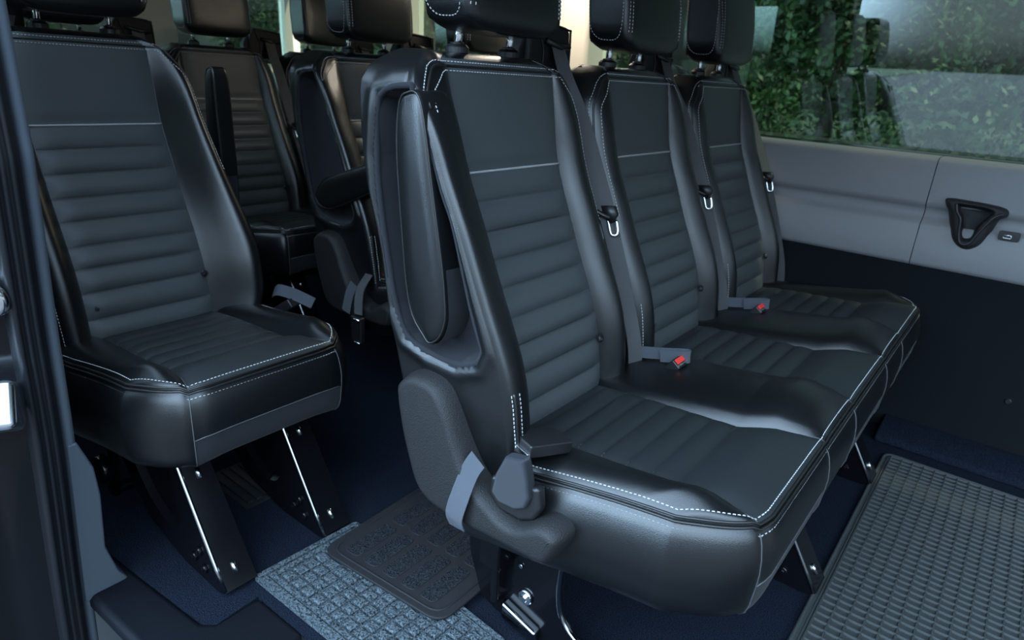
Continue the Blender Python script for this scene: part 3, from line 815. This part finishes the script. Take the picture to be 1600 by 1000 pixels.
# ================================================================ SINGLE SEAT, second row
RX = -.815
single = thing('single_seat', 'black leather single van seat at left beside the door pillar, on two steel legs', 'van seat', (RX, -.306, 0))
sbr = add_seat(single, 0, (True, True), cavity='wide', belt=False, arm=None)
sbr.scale = (1, .92, 1); sbr.location.y = -.011
a = obj('armrest', ARM[0], LEATHER, single)
a.matrix_local = Matrix.Translation((-.548, .236, .884)) @ Matrix.Rotation(math.radians(7), 4, 'Y') @ Matrix.Diagonal((.72, .62, 1, 1)) @ Matrix.Translation((.530, 0, -.884)); obj('welt', ARM[1], GROOVE, a); obj('pivot_sleeve', ARM[2], FABRIC, a)
add_leg(single, -.135); add_leg(single, .077)
t = MB(); t.box((-.42, -.15, .24), (-.08, .15, .262)); o = obj('seat_pan', t.me(), STEELBLK, single); finish(o, .004, 2)
t = MB()
for y in (-.14, .12): t.tube([(-.40, y, .02), (-.36, y, .24)], .010, 8)
t.tube([(-.40, -.15, .03), (-.40, .15, .03)], .012, 8); t.disc((-.38, -.155, .10), (0, -1, 0), .03, .02, 16, .2); obj('rear_support', t.me(True), STEELBLK, single)
obj('seat_belt', ribbon([(-.66, -.10, .97), (-.635, -.128, .90), (-.60, -.15, .80), (-.585, -.155, .70), (-.585, -.152, .50), (-.585, -.150, .36), (-.55, -.17, .28)], .018, (0, 1, 0)), BELT, single)
t = MB(); t.box((-.70, -.16, .92), (-.655, -.07, 1.0)); o = obj('belt_guide', t.me(), TEXPL, single); finish(o, .01, 3)
o = buckle(single, (-.33, .235, .365), (0, math.radians(55), math.radians(20)), False)
obj('folded_webbing', ribbon([(-.36, .24, .40), (-.33, .235, .415), (-.29, .25, .41), (-.25, .27, .395)], .013, (0, .5, 1), n=5), BELTLT, single)

# ================================================================ DOUBLE SEAT across the aisle, second row
double = thing('double_seat', 'black leather double seat behind the front bench, with its armrest folded down', 'van seat', (RX, .434, 0))
add_seat(double, 0, (True, False), cavity=True)
add_seat(double, PITCHY, (False, True))
side_cover(double, -.245)
# folded-down armrest
ad = obj('armrest', ARM[0], LEATHER, double, (0, 0, 0)); obj('welt', ARM[1], GROOVE, ad)
ad.matrix_local = Matrix.Translation((-.485, -.245, .575)) @ Matrix.Rotation(math.radians(78), 4, 'Y') @ Matrix.Translation((.487, 0, -.590))
t = MB(); obj('anchor_strap', ribbon([(-.365, -.262, .37), (-.375, -.270, .34), (-.385, -.275, .29)], .016, (1, 0, 0)), BELTLT, double)
q = obj('buckle_webbing', ribbon([(-.33, -.24, .40), (-.33, -.272, .36), (-.325, -.282, .30)], .016, (1, 0, .2)), BELT, double)
bb = MB(); bb.box((-.345, -.292, .225), (-.305, -.276, .295)); q = obj('belt_buckle', bb.me(), PLASTIC, double); finish(q, .003, 2)
bb = MB(); bb.tube([(-.343, -.294, .226), (-.307, -.294, .226)], .002, 6); bb.tube([(-.344, -.294, .29), (-.306, -.294, .29)], .004, 6); obj('buckle_edge', bb.me(True), CHROME, q)
add_leg(double, -.10); add_leg(double, .55)
t = MB(); t.box((-.45, -.18, .235), (-.05, .62, .262)); o = obj('seat_pan', t.me(), STEELBLK, double); finish(o, .004, 2)

# ================================================================ REAR ROW
RX4 = -1.627
for (y0, lab) in ((.418, 'black leather double seat of the rear row, seen past the aisle'),):
    r4 = thing('double_seat', lab, 'van seat', (RX4, y0, 0))
    add_seat(r4, 0, (True, False)); add_seat(r4, PITCHY, (False, True))
    add_leg(r4, -.08); add_leg(r4, .50)
    t = MB(); t.box((-.45, -.18, .235), (-.05, .62, .262)); o = obj('seat_pan', t.me(), STEELBLK, r4); finish(o, .004, 2)

r5 = thing('rear_seat', 'black leather rear-row seat directly behind the left single seat', 'van seat', (RX4, -.062, 0))
add_seat(r5, 0, (True, True)); add_leg(r5, -.12); add_leg(r5, .06)
# ================================================================ FLOOR, STEP, MATS
fl = MB(); fl.add(*prism([(-3.05, -.60), (-1.045, -.525), (-.765, -.497), (-.747, -.480), (-.752, -.40), (-.46, -.395), (1.6, -.395), (1.6, 1.2), (-3.05, 1.2)], 'Z', -.03, 0))
struct(obj('floor', fl.me(), CARPET), 'dark blue-black carpeted van floor', 'floor')
st = MB(); st.add(*prism([(-1.06, -.60), (-1.045, -.524), (-.767, -.496), (-.749, -.479), (-.75, -.399), (-.62, -.394), (-.60, -.43), (-.66, -.50), (-.72, -.585)], 'Z', -.034, .002))
o = struct(obj('trim_step', st.me(), STEPPL)); finish(o, .012, 4)
o['label'] = 'smooth black plastic step trim at the door sill'; o['category'] = 'sill trim'
sw = MB()   # step well: lip curving down from the floor edge, then lower tread
lip = smoothpts([(-.74, -.40, .001), (-.72, -.41, .0), (-.66, -.40, -.002), (-.55, -.398, -.003), (-.3, -.396, -.003), (.9, -.396, -.003)], 6)
k = len(lip); prof = [(0, 0), (-.008, -.004), (-.016, -.016), (-.022, -.04), (-.03, -.20), (-.26, -.205), (-.27, -.30)]
vs = [(p.x, p.y+a, p.z+b_) for p in lip for a, b_ in prof]; n = len(prof)
sw.add(vs, [(i*n+j, i*n+j+1, (i+1)*n+j+1, (i+1)*n+j) for i in range(k-1) for j in range(n-1)])
o = struct(obj('trim_step_well', sw.me(True), STEPPL)); o['label'] = 'black moulded step well below the floor edge'; o['category'] = 'step well'

def rounded(poly, r, n=5):
    out = []; k = len(poly)
    for i in range(k):
        p0, p, p1 = [Vector((*poly[j % k], 0)) for j in (i-1, i, i+1)]
        a = (p0-p).normalized(); b = (p1-p).normalized()
        for s in range(n+1):
            t = s/n; A_, B_ = p+a*r, p+b*r; q = (1-t)**2*A_+2*t*(1-t)*p+t*t*B_; out.append((q.x, q.y))
    return out
# grey pile mat: quad with square tufted tiles
g0, g1, g2, g3 = Vector((-.797, -.382)), Vector((-.35, -.372)), Vector((-.35, -.180)), Vector((-.786, -.150))
def quad(u, v): 
    a = g0.lerp(g1, u); b = g3.lerp(g2, u); return a.lerp(b, v)
gmB = MB(); gmB.add(*prism(rounded([tuple(p) for p in (g0, g1, g2, g3)], .01), 'Z', .0005, .007))
gm_ = obj('carpet_mat', gmB.me(), MATGREY); tag(gm_, 'grey ribbed pile mat with square tiles on the floor at the sill', 'floor mat')
tl = MB()
Lx = .447; nx = 14; ny = 7
def pad(tlm, u0, u1, v0, v1, z0, z1, b_=.0035):
    q = [quad(u0, v0), quad(u1, v0), quad(u1, v1), quad(u0, v1)]; c = sum(q, Vector((0, 0)))/4
    ins = [c+(p-c)*(1-b_/max(.001, (p-c).length)) for p in q]
    vs = [(p.x, p.y, z0) for p in q]+[(p.x, p.y, z0+(z1-z0)*.6) for p in q]+[(p.x, p.y, z1) for p in ins]
    fs = [(j+4*i, (j+1) % 4+4*i, (j+1) % 4+4*i+4, j+4*i+4) for i in range(2) for j in range(4)]+[(8, 9, 10, 11)]
    tlm.add(vs, fs)
for i in range(nx):
    for j in range(ny):
        u0 = .085+i*.0655; v0 = .15+j*.104
        if u0+.06 < .98 and v0+.09 < .9: pad(tl, u0, u0+.052, v0, v0+.088, .006, .0128, .005)
for k in range(2):
    a, b_ = .01+k*.036, .01+k*.036+.026; c, d = .02+.06*k, .02+.06*k+.045
    pad(tl, a, 1-a, c, d, .006, .0115); pad(tl, a, 1-a, 1-d, 1-c, .006, .0115)
    pad(tl, a, b_, c, 1-c, .006, .0112)
obj('tile_tufts', tl.me(), MATGREY, gm_)
# black mat with rounded slots lying over it
h0_, h1_, h2_, h3_ = Vector((-.755, -.262)), Vector((-.452, -.238)), Vector((-.452, .035)), Vector((-.765, .030))
def quad2(u, v): return h0_.lerp(h1_, u).lerp(h3_.lerp(h2_, u), v)
bmB = MB(); bmB.add(*prism(rounded([tuple(p) for p in (h0_, h1_, h2_, h3_)], .035, 6), 'Z', .0135, .0195))
bmat = obj('rubber_mat', bmB.me(), MATBLK); tag(bmat, 'black rubber mat with long rounded carpeted pads, lying over the grey pile mat', 'floor mat'); finish(bmat, .002, 2)
rb = MB(); ring = [Vector((p[0], p[1], .0195)) for p in rounded([tuple(quad2(*q)) for q in ((.05, .05), (.95, .05), (.95, .95), (.05, .95))], .03, 6)]
rb.tube(ring, .0022, 6, closed=True); obj('raised_rib', rb.me(True), MATBLK, bmat)
pdm = MB(); pr_ = MB()
for r_ in range(2):
    for c_ in range(5):
        u0 = .12+c_*.158; v0 = .10+r_*.42; u1, v1 = u0+.115, v0+.37
        if r_ == 1: pass
        q = rounded([tuple(quad2(*z)) for z in ((u0, v0), (u1, v0), (u1, v1), (u0, v1))], .012, 5)
        pdm.add(*prism(q, 'Z', .0185, .0207)); pr_.tube([Vector((p[0], p[1], .0198)) for p in q], .0012, 5, closed=True)
obj('pile_pads', pdm.me(), MATPILE, bmat); obj('pad_rims', pr_.me(True), MATBLK, bmat)
# big grid rubber mat
rm = MB(); x0, x1, y0, y1 = .020, 1.0, -.1, 1.012
rm.add(*prism(rounded([(x0, y0), (x1, y0), (x1, y1), (x0, y1)], .03, 6), 'Z', .0005, .006))
rmat = obj('grid_rubber_mat', rm.me(), RUBBER); tag(rmat, 'large grey-black rubber mat with a raised grid of small cells, right of the bench', 'floor mat')
gr = MB()
def rib(a, b_, w, h):
    (ax, ay), (bx, by) = a, b_; d = Vector((bx-ax, by-ay)).normalized(); n = Vector((-d.y, d.x)); 
    pf = [(-w, .0055), (-w*.5, .0055+h), (w*.5, .0055+h), (w, .0055)]
    vs = [(p[0]+n.x*o, p[1]+n.y*o, z) for p in (a, b_) for o, z in pf]
    gr.add(vs, [(0, 1, 5, 4)[::-1], (1, 2, 6, 5)[::-1], (2, 3, 7, 6)[::-1], (0, 1, 2, 3), (7, 6, 5, 4)])
cx_, cy_ = .0255, .0205
i = 0
xx = x0+.020
while xx < x1: rib((xx, y0+.01), (xx, y1-.012), .0028, .0042); xx += cx_
yy = y1-.014
while yy > y0: rib((x0+.020, yy), (x1-.01, yy), .0030, .0048); yy -= cy_
obj('cell_ribs', gr.me(), RUBBER, rmat)
bd = MB(); ring = [Vector((p[0], p[1], .006)) for p in rounded([(x0+.003, y0+.003), (x1-.003, y0+.003), (x1-.003, y1-.003), (x0+.003, y1-.003)], .03, 6)]
bd.tube(ring, .0035, 6, closed=True)
ring = [Vector((p[0], p[1], .006)) for p in rounded([(x0+.014, y0+.014), (x1-.014, y0+.014), (x1-.014, y1-.012), (x0+.014, y1-.012)], .022, 6)]; bd.tube(ring, .0022, 6, closed=True)
obj('mat_border', bd.me(True), RUBBER, rmat)
# vent grille in the floor under the single seat
vg = MB(); vg.box((-1.16, -.28, .0005), (-.99, -.12, .004))
for k in range(7): vg.box((-1.15, -.27+k*.021, .004), (-1.0, -.258+k*.021, .010))
tag(obj('floor_vent', vg.me(), MATBLK), 'dark slatted floor vent under the single seat', 'vent')

# ================================================================ FAR WALL
def bandmesh(prof, xa, xb, n=24):
    """surface swept along x; prof list of (y,z)"""
    xs = np.linspace(xa, xb, n); k = len(prof)
    vs = [(x, y, z) for x in xs for y, z in prof]
    return mesh(vs, [(i*k+j, i*k+j+1, (i+1)*k+j+1, (i+1)*k+j) for i in range(n-1) for j in range(k-1)])
YW = 1.2
def upper(xa, xb):
    prof = [(YW+.10, .775), (YW+.02, .775), (YW+.006, .772), (YW, .764), (YW-.004, .75), (YW-.004, .664), (YW-.002, .652), (YW+.010, .645), (YW+.016, .636), (YW+.016, .622), (YW+.008, .612), (YW-.004, .606), (YW-.010, .598), (YW-.012, .54), (YW-.008, .50), (YW+.0, .488), (YW+.01, .486)]
    return bandmesh(prof, xa, xb)
for i, (a, b_, lab) in enumerate(((-3.05, -.0665, 'grey moulded plastic wall panel below the window, beside the seats'), (-.0645, 1.6, 'grey moulded plastic wall panel below the window, with the cup pocket'))):
    # vertical joint leans slightly back at the foot
    o = struct(obj('wall_far_panel', upper(a, b_), PANEL), lab, 'wall panel')
lw = bandmesh([(YW+.005, .487), (YW+.004, .45), (YW+.004, .02), (YW-.01, -.02), (YW-.03, -.03)], -3.05, 1.6, 8)
struct(obj('wall_far', lw, PANELDK), 'dark flat lower lining of the far van wall', 'wall')
bk_ = MB(); bk_.box((-3.05, YW+.11, -.3), (1.6, YW+.20, .775)); struct(obj('wall_far_outer', bk_.me(), PAINT))
t = MB(); t.disc((.246, YW+.004, .175), (0, -1, 0), .008, .005, 14, .4); o = tag(obj('wall_fastener', t.me(), PLASTIC), 'small round black clip on the dark lower wall', 'clip')
# carpet skirting ledge at the foot of the wall
ck = MB(); ck.add(*prism([(1.07, 0), (1.08, .02), (1.14, .035), (1.2, .04), (1.2, 0)], 'X', -.02, .36)); o = struct(obj('trim_carpet_ledge', ck.me(), CARPET)); finish(o, .008, 2)
o['label'] = 'dark carpeted ledge at the foot of the far wall'; o['category'] = 'ledge'
# cup pocket
def cup():
    out = [(-.024, .678), (.015, .680), (.09, .676), (.116, .668), (.118, .652), (.102, .640), (.092, .60), (.080, .570), (.058, .553), (.035, .556), (.014, .575), (.0, .610), (-.012, .645), (-.022, .660)]
    inn = [(.004, .668), (.02, .670), (.07, .668), (.088, .660), (.082, .645), (.068, .622), (.060, .597), (.056, .582), (.045, .577), (.036, .580), (.030, .597), (.026, .620), (.018, .645), (.008, .655)]
    O = smoothpts([(x, 0, z) for x, z in out], 4, True); I = smoothpts([(x, 0, z) for x, z in inn], 4, True); n = len(O)
    lay = []
    lay.append([p+Vector((0, YW+.004, 0)) for p in O]); lay.append([p.lerp(q, .12)+Vector((0, YW-.012, 0)) for p, q in zip(O, I)])
    lay.append([p.lerp(q, .35)+Vector((0, YW-.024, 0)) for p, q in zip(O, I)]); lay.append([p.lerp(q, .8)+Vector((0, YW-.028, 0)) for p, q in zip(O, I)])
    lay.append([q+Vector((0, YW-.026, 0)) for q in I]); 
    c = sum(I, Vector())/n
    lay.append([q.lerp(c, .1)+Vector((0, YW-.012, 0)) for q in I]); lay.append([q.lerp(c, .25)+Vector((0, YW-.003, 0)) for q in I])
    vs = [v for l in lay for v in l]; fs = [(k*n+i, k*n+(i+1) % n, (k+1)*n+(i+1) % n, (k+1)*n+i) for k in range(len(lay)-1) for i in range(n)]
    fs.append(tuple((len(lay)-1)*n+i for i in range(n)))
    return mesh(vs, fs)
o = tag(obj('cup_pocket', cup(), TEXPL), 'dark grey moulded cup pocket on the grey wall panel under the window', 'cup holder')
t = MB(); t.tube(smoothpts([(.004, YW-.029, .670), (.010, YW-.031, .650), (.022, YW-.031, .632), (.027, YW-.031, .598), (.034, YW-.031, .575), (.046, YW-.031, .570), (.058, YW-.031, .578), (.066, YW-.031, .600), (.080, YW-.031, .630), (.092, YW-.031, .650), (.108, YW-.028, .660)], 4), .0032, 8); obj('pocket_lip', t.me(True), PLASTIC, o)
t = MB(); t.box((.031, YW-.006, .582), (.055, YW-.004, .590)); obj('pocket_base_patch', t.me(), PANEL, o)
t = MB(); t.add(*prism(rounded([(.110, .595), (.155, .595), (.155, .618), (.110, .618)], .005, 3), 'Y', YW-.018, YW-.010)); us = tag(obj('charging_socket', t.me(), PLASTIC), 'small black charging socket beside the cup pocket', 'socket'); finish(us, .001, 1)
t = MB(); t.tube([(.122, YW-.0195, .609), (.136, YW-.0195, .609), (.138, YW-.0195, .604), (.136, YW-.0195, .601), (.122, YW-.0195, .601), (.120, YW-.0195, .605)], .0015, 6, closed=True); obj('socket_ring', t.me(True), CHROME, us)
t = MB(); t.add(*prism([(.145, .602), (.145, .610), (.151, .606)], 'Y', YW-.019, YW-.0175)); obj('socket_mark', t.me(), GROOVE, us)

# glass, pillars, roof
YG = 1.34
t = MB(); t.add([(-1.20, YG, .74), (1.6, YG, .74), (1.6, YG-.02, 1.42), (-1.20, YG-.02, 1.42)], [(0, 1, 2, 3)]); struct(obj('window_1', t.me(), GLASS), 'large tinted side window beside the bench', 'window')
t = MB(); t.add([(-3.0, YG, .74), (-1.34, YG, .74), (-1.34, YG-.02, 1.42), (-3.0, YG-.02, 1.42)], [(0, 1, 2, 3)]); struct(obj('window_2', t.me(), GLASS), 'tinted rear side window', 'window')
def pillar(xa, xb, yi=1.22, zt=1.42, m=None, nm='trim_1', lab=None):
    t = MB(); t.box((xa, yi, .77), (xb, YG+.03, zt)); o = struct(obj(nm, t.me(), m or CREAM), lab, 'pillar trim'); finish(o, .02, 4); return o
pillar(-1.345, -1.20, lab='cream window pillar between the side windows', nm='trim_1')
pillar(-2.27, -2.15, lab='cream rear window pillar', nm='trim_2')
t = MB(); t.box((-3.0, YG-.01, .72), (1.6, YG+.02, .765)); struct(obj('trim_3', t.me(), SEAL), 'black rubber strip at the foot of the side windows', 'window seal')
t = MB(); t.box((-3.1, -.45, 1.40), (1.6, YG+.03, 1.46)); struct(obj('ceiling', t.me(), HEADLINER), 'pale headliner', 'ceiling')
# rear wall with two windows
t = MB()
t.box((-3.10, -.62, -.3), (-3.05, YG, .88)); t.box((-3.10, .45, .88), (-3.05, .70, 1.42)); t.box((-3.10, -.62, .88), (-3.05, -.45, 1.42)); t.box((-3.10, 1.26, .88), (-3.05, YG, 1.42)); t.box((-3.10, -.62, 1.34), (-3.05, YG, 1.42))
struct(obj('wall_rear', t.me(), CREAM), 'cream rear wall around the back windows', 'wall')
for k, (a, b_) in enumerate(((-.45, .45), (.70, 1.26))):
    t = MB(); t.add([(-3.08, a, .88), (-3.08, b_, .88), (-3.08, b_, 1.34), (-3.08, a, 1.34)], [(0, 1, 2, 3)]); struct(obj('window_%d' % (k+3), t.me(), GLASS), 'left rear door window' if k == 0 else 'right rear door window', 'window')
# near side wall behind the door opening
t = MB(); t.box((-3.05, -.70, -.3), (-1.10, -.60, .80)); t.box((-3.05, -.70, 1.25), (-1.0, -.60, 1.42)); t.box((-1.25, -.70, .80), (-1.10, -.60, 1.25)); t.box((-3.05, -.70, .8), (-2.9, -.6, 1.25))
nw = MB(); nw.add([(-2.9, -.66, .80), (-1.25, -.66, .80), (-1.25, -.66, 1.25), (-2.9, -.66, 1.25)], [(0, 1, 2, 3)]); struct(obj('window_5', nw.me(), GLASS), 'tinted window in the near wall behind the door', 'window')
struct(obj('wall_near', t.me(), PANELDK), 'near van wall behind the sliding door opening', 'wall')

# fill lamp added out of view to brighten the cream pillars
t = MB(); t.disc((-1.22, .98, 1.40), (0, 0, -1), .075, .018, 28, .4); dl = tag(obj('added_fill_lamp', t.me(), HEADLINER), 'small round unseen lamp added on the headliner to brighten the pillars', 'lamp')
ld = bpy.data.lights.new('added_fill_light', 'AREA'); ld.shape = 'DISK'; ld.size = .11; ld.energy = 2.2; ld.color = (1, .90, .74)
lo_ = bpy.data.objects.new('added_fill_light', ld); COL.objects.link(lo_); lo_.location = (-1.22, .98, 1.375); lo_.parent = dl
# ================================================================ DOOR PILLAR at the left edge
JZ = [1.42, 1.1, .814, .76, .552, .45, .347, .20, .053, -.10, -.25]
JX = [-.84, -.838, -.842, -.845, -.877, -.888, -.901, -.930, -.960, -.985, -1.0]
def jamb(ya, yb, xoff, prof=None):
    """strip facing forward following the pillar's slant; prof = list of (t across 0..1, dx)"""
    prof = prof or [(0, 0), (1, 0)]
    pts = smoothpts([(x, 0, z) for x, z in zip(JX, JZ)], 3); k = len(prof)
    vs = [(p.x+xoff+d, ya+(yb-ya)*t, p.z) for p in pts for t, d in prof]
    return mesh(vs, [(i*k+j, i*k+j+1, (i+1)*k+j+1, (i+1)*k+j) for i in range(len(pts)-1) for j in range(k-1)])
sl_prof = [(0, -.01), (.04, .004), (.12, .012), (.24, .014), (.30, .004), (.36, .012), (.46, .016), (.54, .006), (.60, .013), (.72, .016), (.80, .006), (.9, .010), (1, -.01)]
o = struct(obj('trim_door_seal', jamb(-.646, -.604, .0, sl_prof), SEAL), 'black ribbed rubber door seal along the pillar', 'door seal')
o = struct(obj('trim_pillar_cover', jamb(-.604, -.588, 0, [(0, -.012), (.1, 0), (.5, .003), (.9, 0), (1, -.012)]), GREYTRIM), 'slim grey pillar trim beside the door seal', 'pillar trim')
# grey flare at the pillar foot
t = MB(); t.add(*prism([(-.602, .34), (-.588, .34), (-.578, .31), (-.568, .28), (-.562, .22), (-.562, .10), (-.545, .03), (-.53, .0), (-.602, -.01)], 'X', -.06, 0))
v = [(x+interp(z, JZ[::-1], JX[::-1])+.004, y, z) for x, y, z in t.v]; o = struct(obj('trim_pillar_foot', mesh(v, t.f, False), GREYTRIM), 'grey moulded foot of the door pillar', 'pillar trim'); finish(o, .004, 2)
# painted body outside the seal
bp_prof = [(0, -.30), (.12, -.18), (.25, -.06), (.45, -.035), (.62, -.04), (.74, -.02), (.86, -.01), (1, 0)]
o = struct(obj('wall_near_jamb', jamb(-.80, -.640, -.008, bp_prof), PAINT), 'glossy black painted door jamb outside the seal', 'door jamb')
t = MB(); t.tube(smoothpts([(-.885, -.68, .615), (-.865, -.655, .61), (-.865, -.652, .585), (-.885, -.68, .575)], 5), .009, 10); lt = tag(obj('door_striker', t.me(True), CHROME), 'small bright metal door striker on the black jamb at the left edge', 'striker')
t = MB(); t.box((-.915, -.72, .562), (-.880, -.652, .625)); o = obj('striker_plate', t.me(), WHITEP, lt); finish(o, .008, 3)
t = MB(); t.box((-.93, -.80, .410), (-.872, -.645, .478), Matrix.Rotation(math.radians(-28), 3, 'Z') @ Matrix.Rotation(math.radians(-30), 3, 'Y')); bl = tag(obj('sky_glint_plate', t.me(), WHITEP), 'bright plate standing for the sky glint on the black jamb, below the striker', 'metal plate'); finish(bl, .01, 3)  # stands in for the sky's reflection in the bent body paint

# ================================================================ OUTSIDE
GZ = -.55
t = MB(); t.add([(-60, -60, GZ), (60, -60, GZ), (60, 60, GZ), (-60, 60, GZ)], [(0, 1, 2, 3)]); struct(obj('ground', t.me(), ASPHALT), 'asphalt car park', 'ground')
t = MB(); t.box((-11, -6.5, GZ), (-4.3, -3.0, GZ+.02)); struct(obj('ground_light_bounce', t.me(), BOUNCE), 'unseen pale slab added to reflect light onto the seats', 'light bounce')  # out of view, added to throw light onto the seat sides
t = MB(); t.box((-50, 7.0, GZ), (40, 60, GZ+.06)); t.box((-60, -60, GZ), (-8.5, 60, GZ+.05)); struct(obj('ground_verge', t.me(), GRASS), 'grass verge beyond the car park', 'grass')
t = MB(); t.box((-1.6, 4.2, GZ+.002), (-1.45, 6.6, GZ+.004)); t.box((1.1, 4.2, GZ+.002), (1.25, 6.6, GZ+.004)); struct(obj('ground_lines', t.me(), WHITELINE), 'white parking lines', 'road marking')
def crown_mesh(seed, n=4200, rx=2.6, rz=3.0, s=.17):
    r = np.random.default_rng(seed)
    cl = r.normal(size=(26, 3)); cl /= np.linalg.norm(cl, axis=1)[:, None]; cl *= r.uniform(.3, .95, (26, 1))
    c = cl[r.integers(0, 26, n)]; d = r.normal(size=(n, 3)); d /= np.linalg.norm(d, axis=1)[:, None]
    p = (c+d*r.uniform(.18, .36, (n, 1)))*np.array([rx, rx, rz])
    a = r.normal(size=(n, 3)); a /= np.linalg.norm(a, axis=1)[:, None]; b = np.cross(a, r.normal(size=(n, 3))); b /= np.linalg.norm(b, axis=1)[:, None]
    k = r.uniform(.6, 1.3, (n, 1))*s
    vs = np.stack([p-a*k, p-b*k*.5, p+a*k, p+b*k*.5], 1).reshape(-1, 3)
    return mesh(vs, [(4*i, 4*i+1, 4*i+2, 4*i+3) for i in range(n)], False)
CR = [crown_mesh(1, 9000, s=.10), crown_mesh(2, 9000, s=.10), crown_mesh(3, 9000, rx=3.0, rz=2.8, s=.10)]
tk = MB(); tk.tube([(0, 0, 0), (.05, 0, 1.2), (0, .05, 2.6)], [.16, .13, .09], 10); TRUNK = tk.me(True)
trees = [(-26, 15, 0), (-19, 16, 1), (-11.5, 15, 2), (-4, 16, 0), (3.5, 15, 1), (11, 16, 2), (-15.5, 24, 1), (-8, 24, 0), (0, 24, 2), (7.5, 24, 0), (-25, 6, 2), (-24, -2, 0)]
for x, y, k in trees:
    r_ = thing('tree', 'leafy green tree standing beyond the car park, outside the windows', 'tree', (x, y, GZ), 'trees outside the windows')
    obj('foliage', CR[k], LEAF, r_, (0, 0, 3.3)); obj('trunk', TRUNK, BARK, r_)
    if y > 20: r_.scale = (1.15, 1.15, 1.5)
SH = crown_mesh(9, 3000, 1.25, 1.05, .07)
for k in range(7):
    tag(obj('shrub', SH, LEAFB if k in (3, 5) else LEAF, None, (-10+k*3.1, 10.6, GZ+.95)), 'green shrub on the verge beyond the car park', 'shrub', 'shrubs outside the windows')
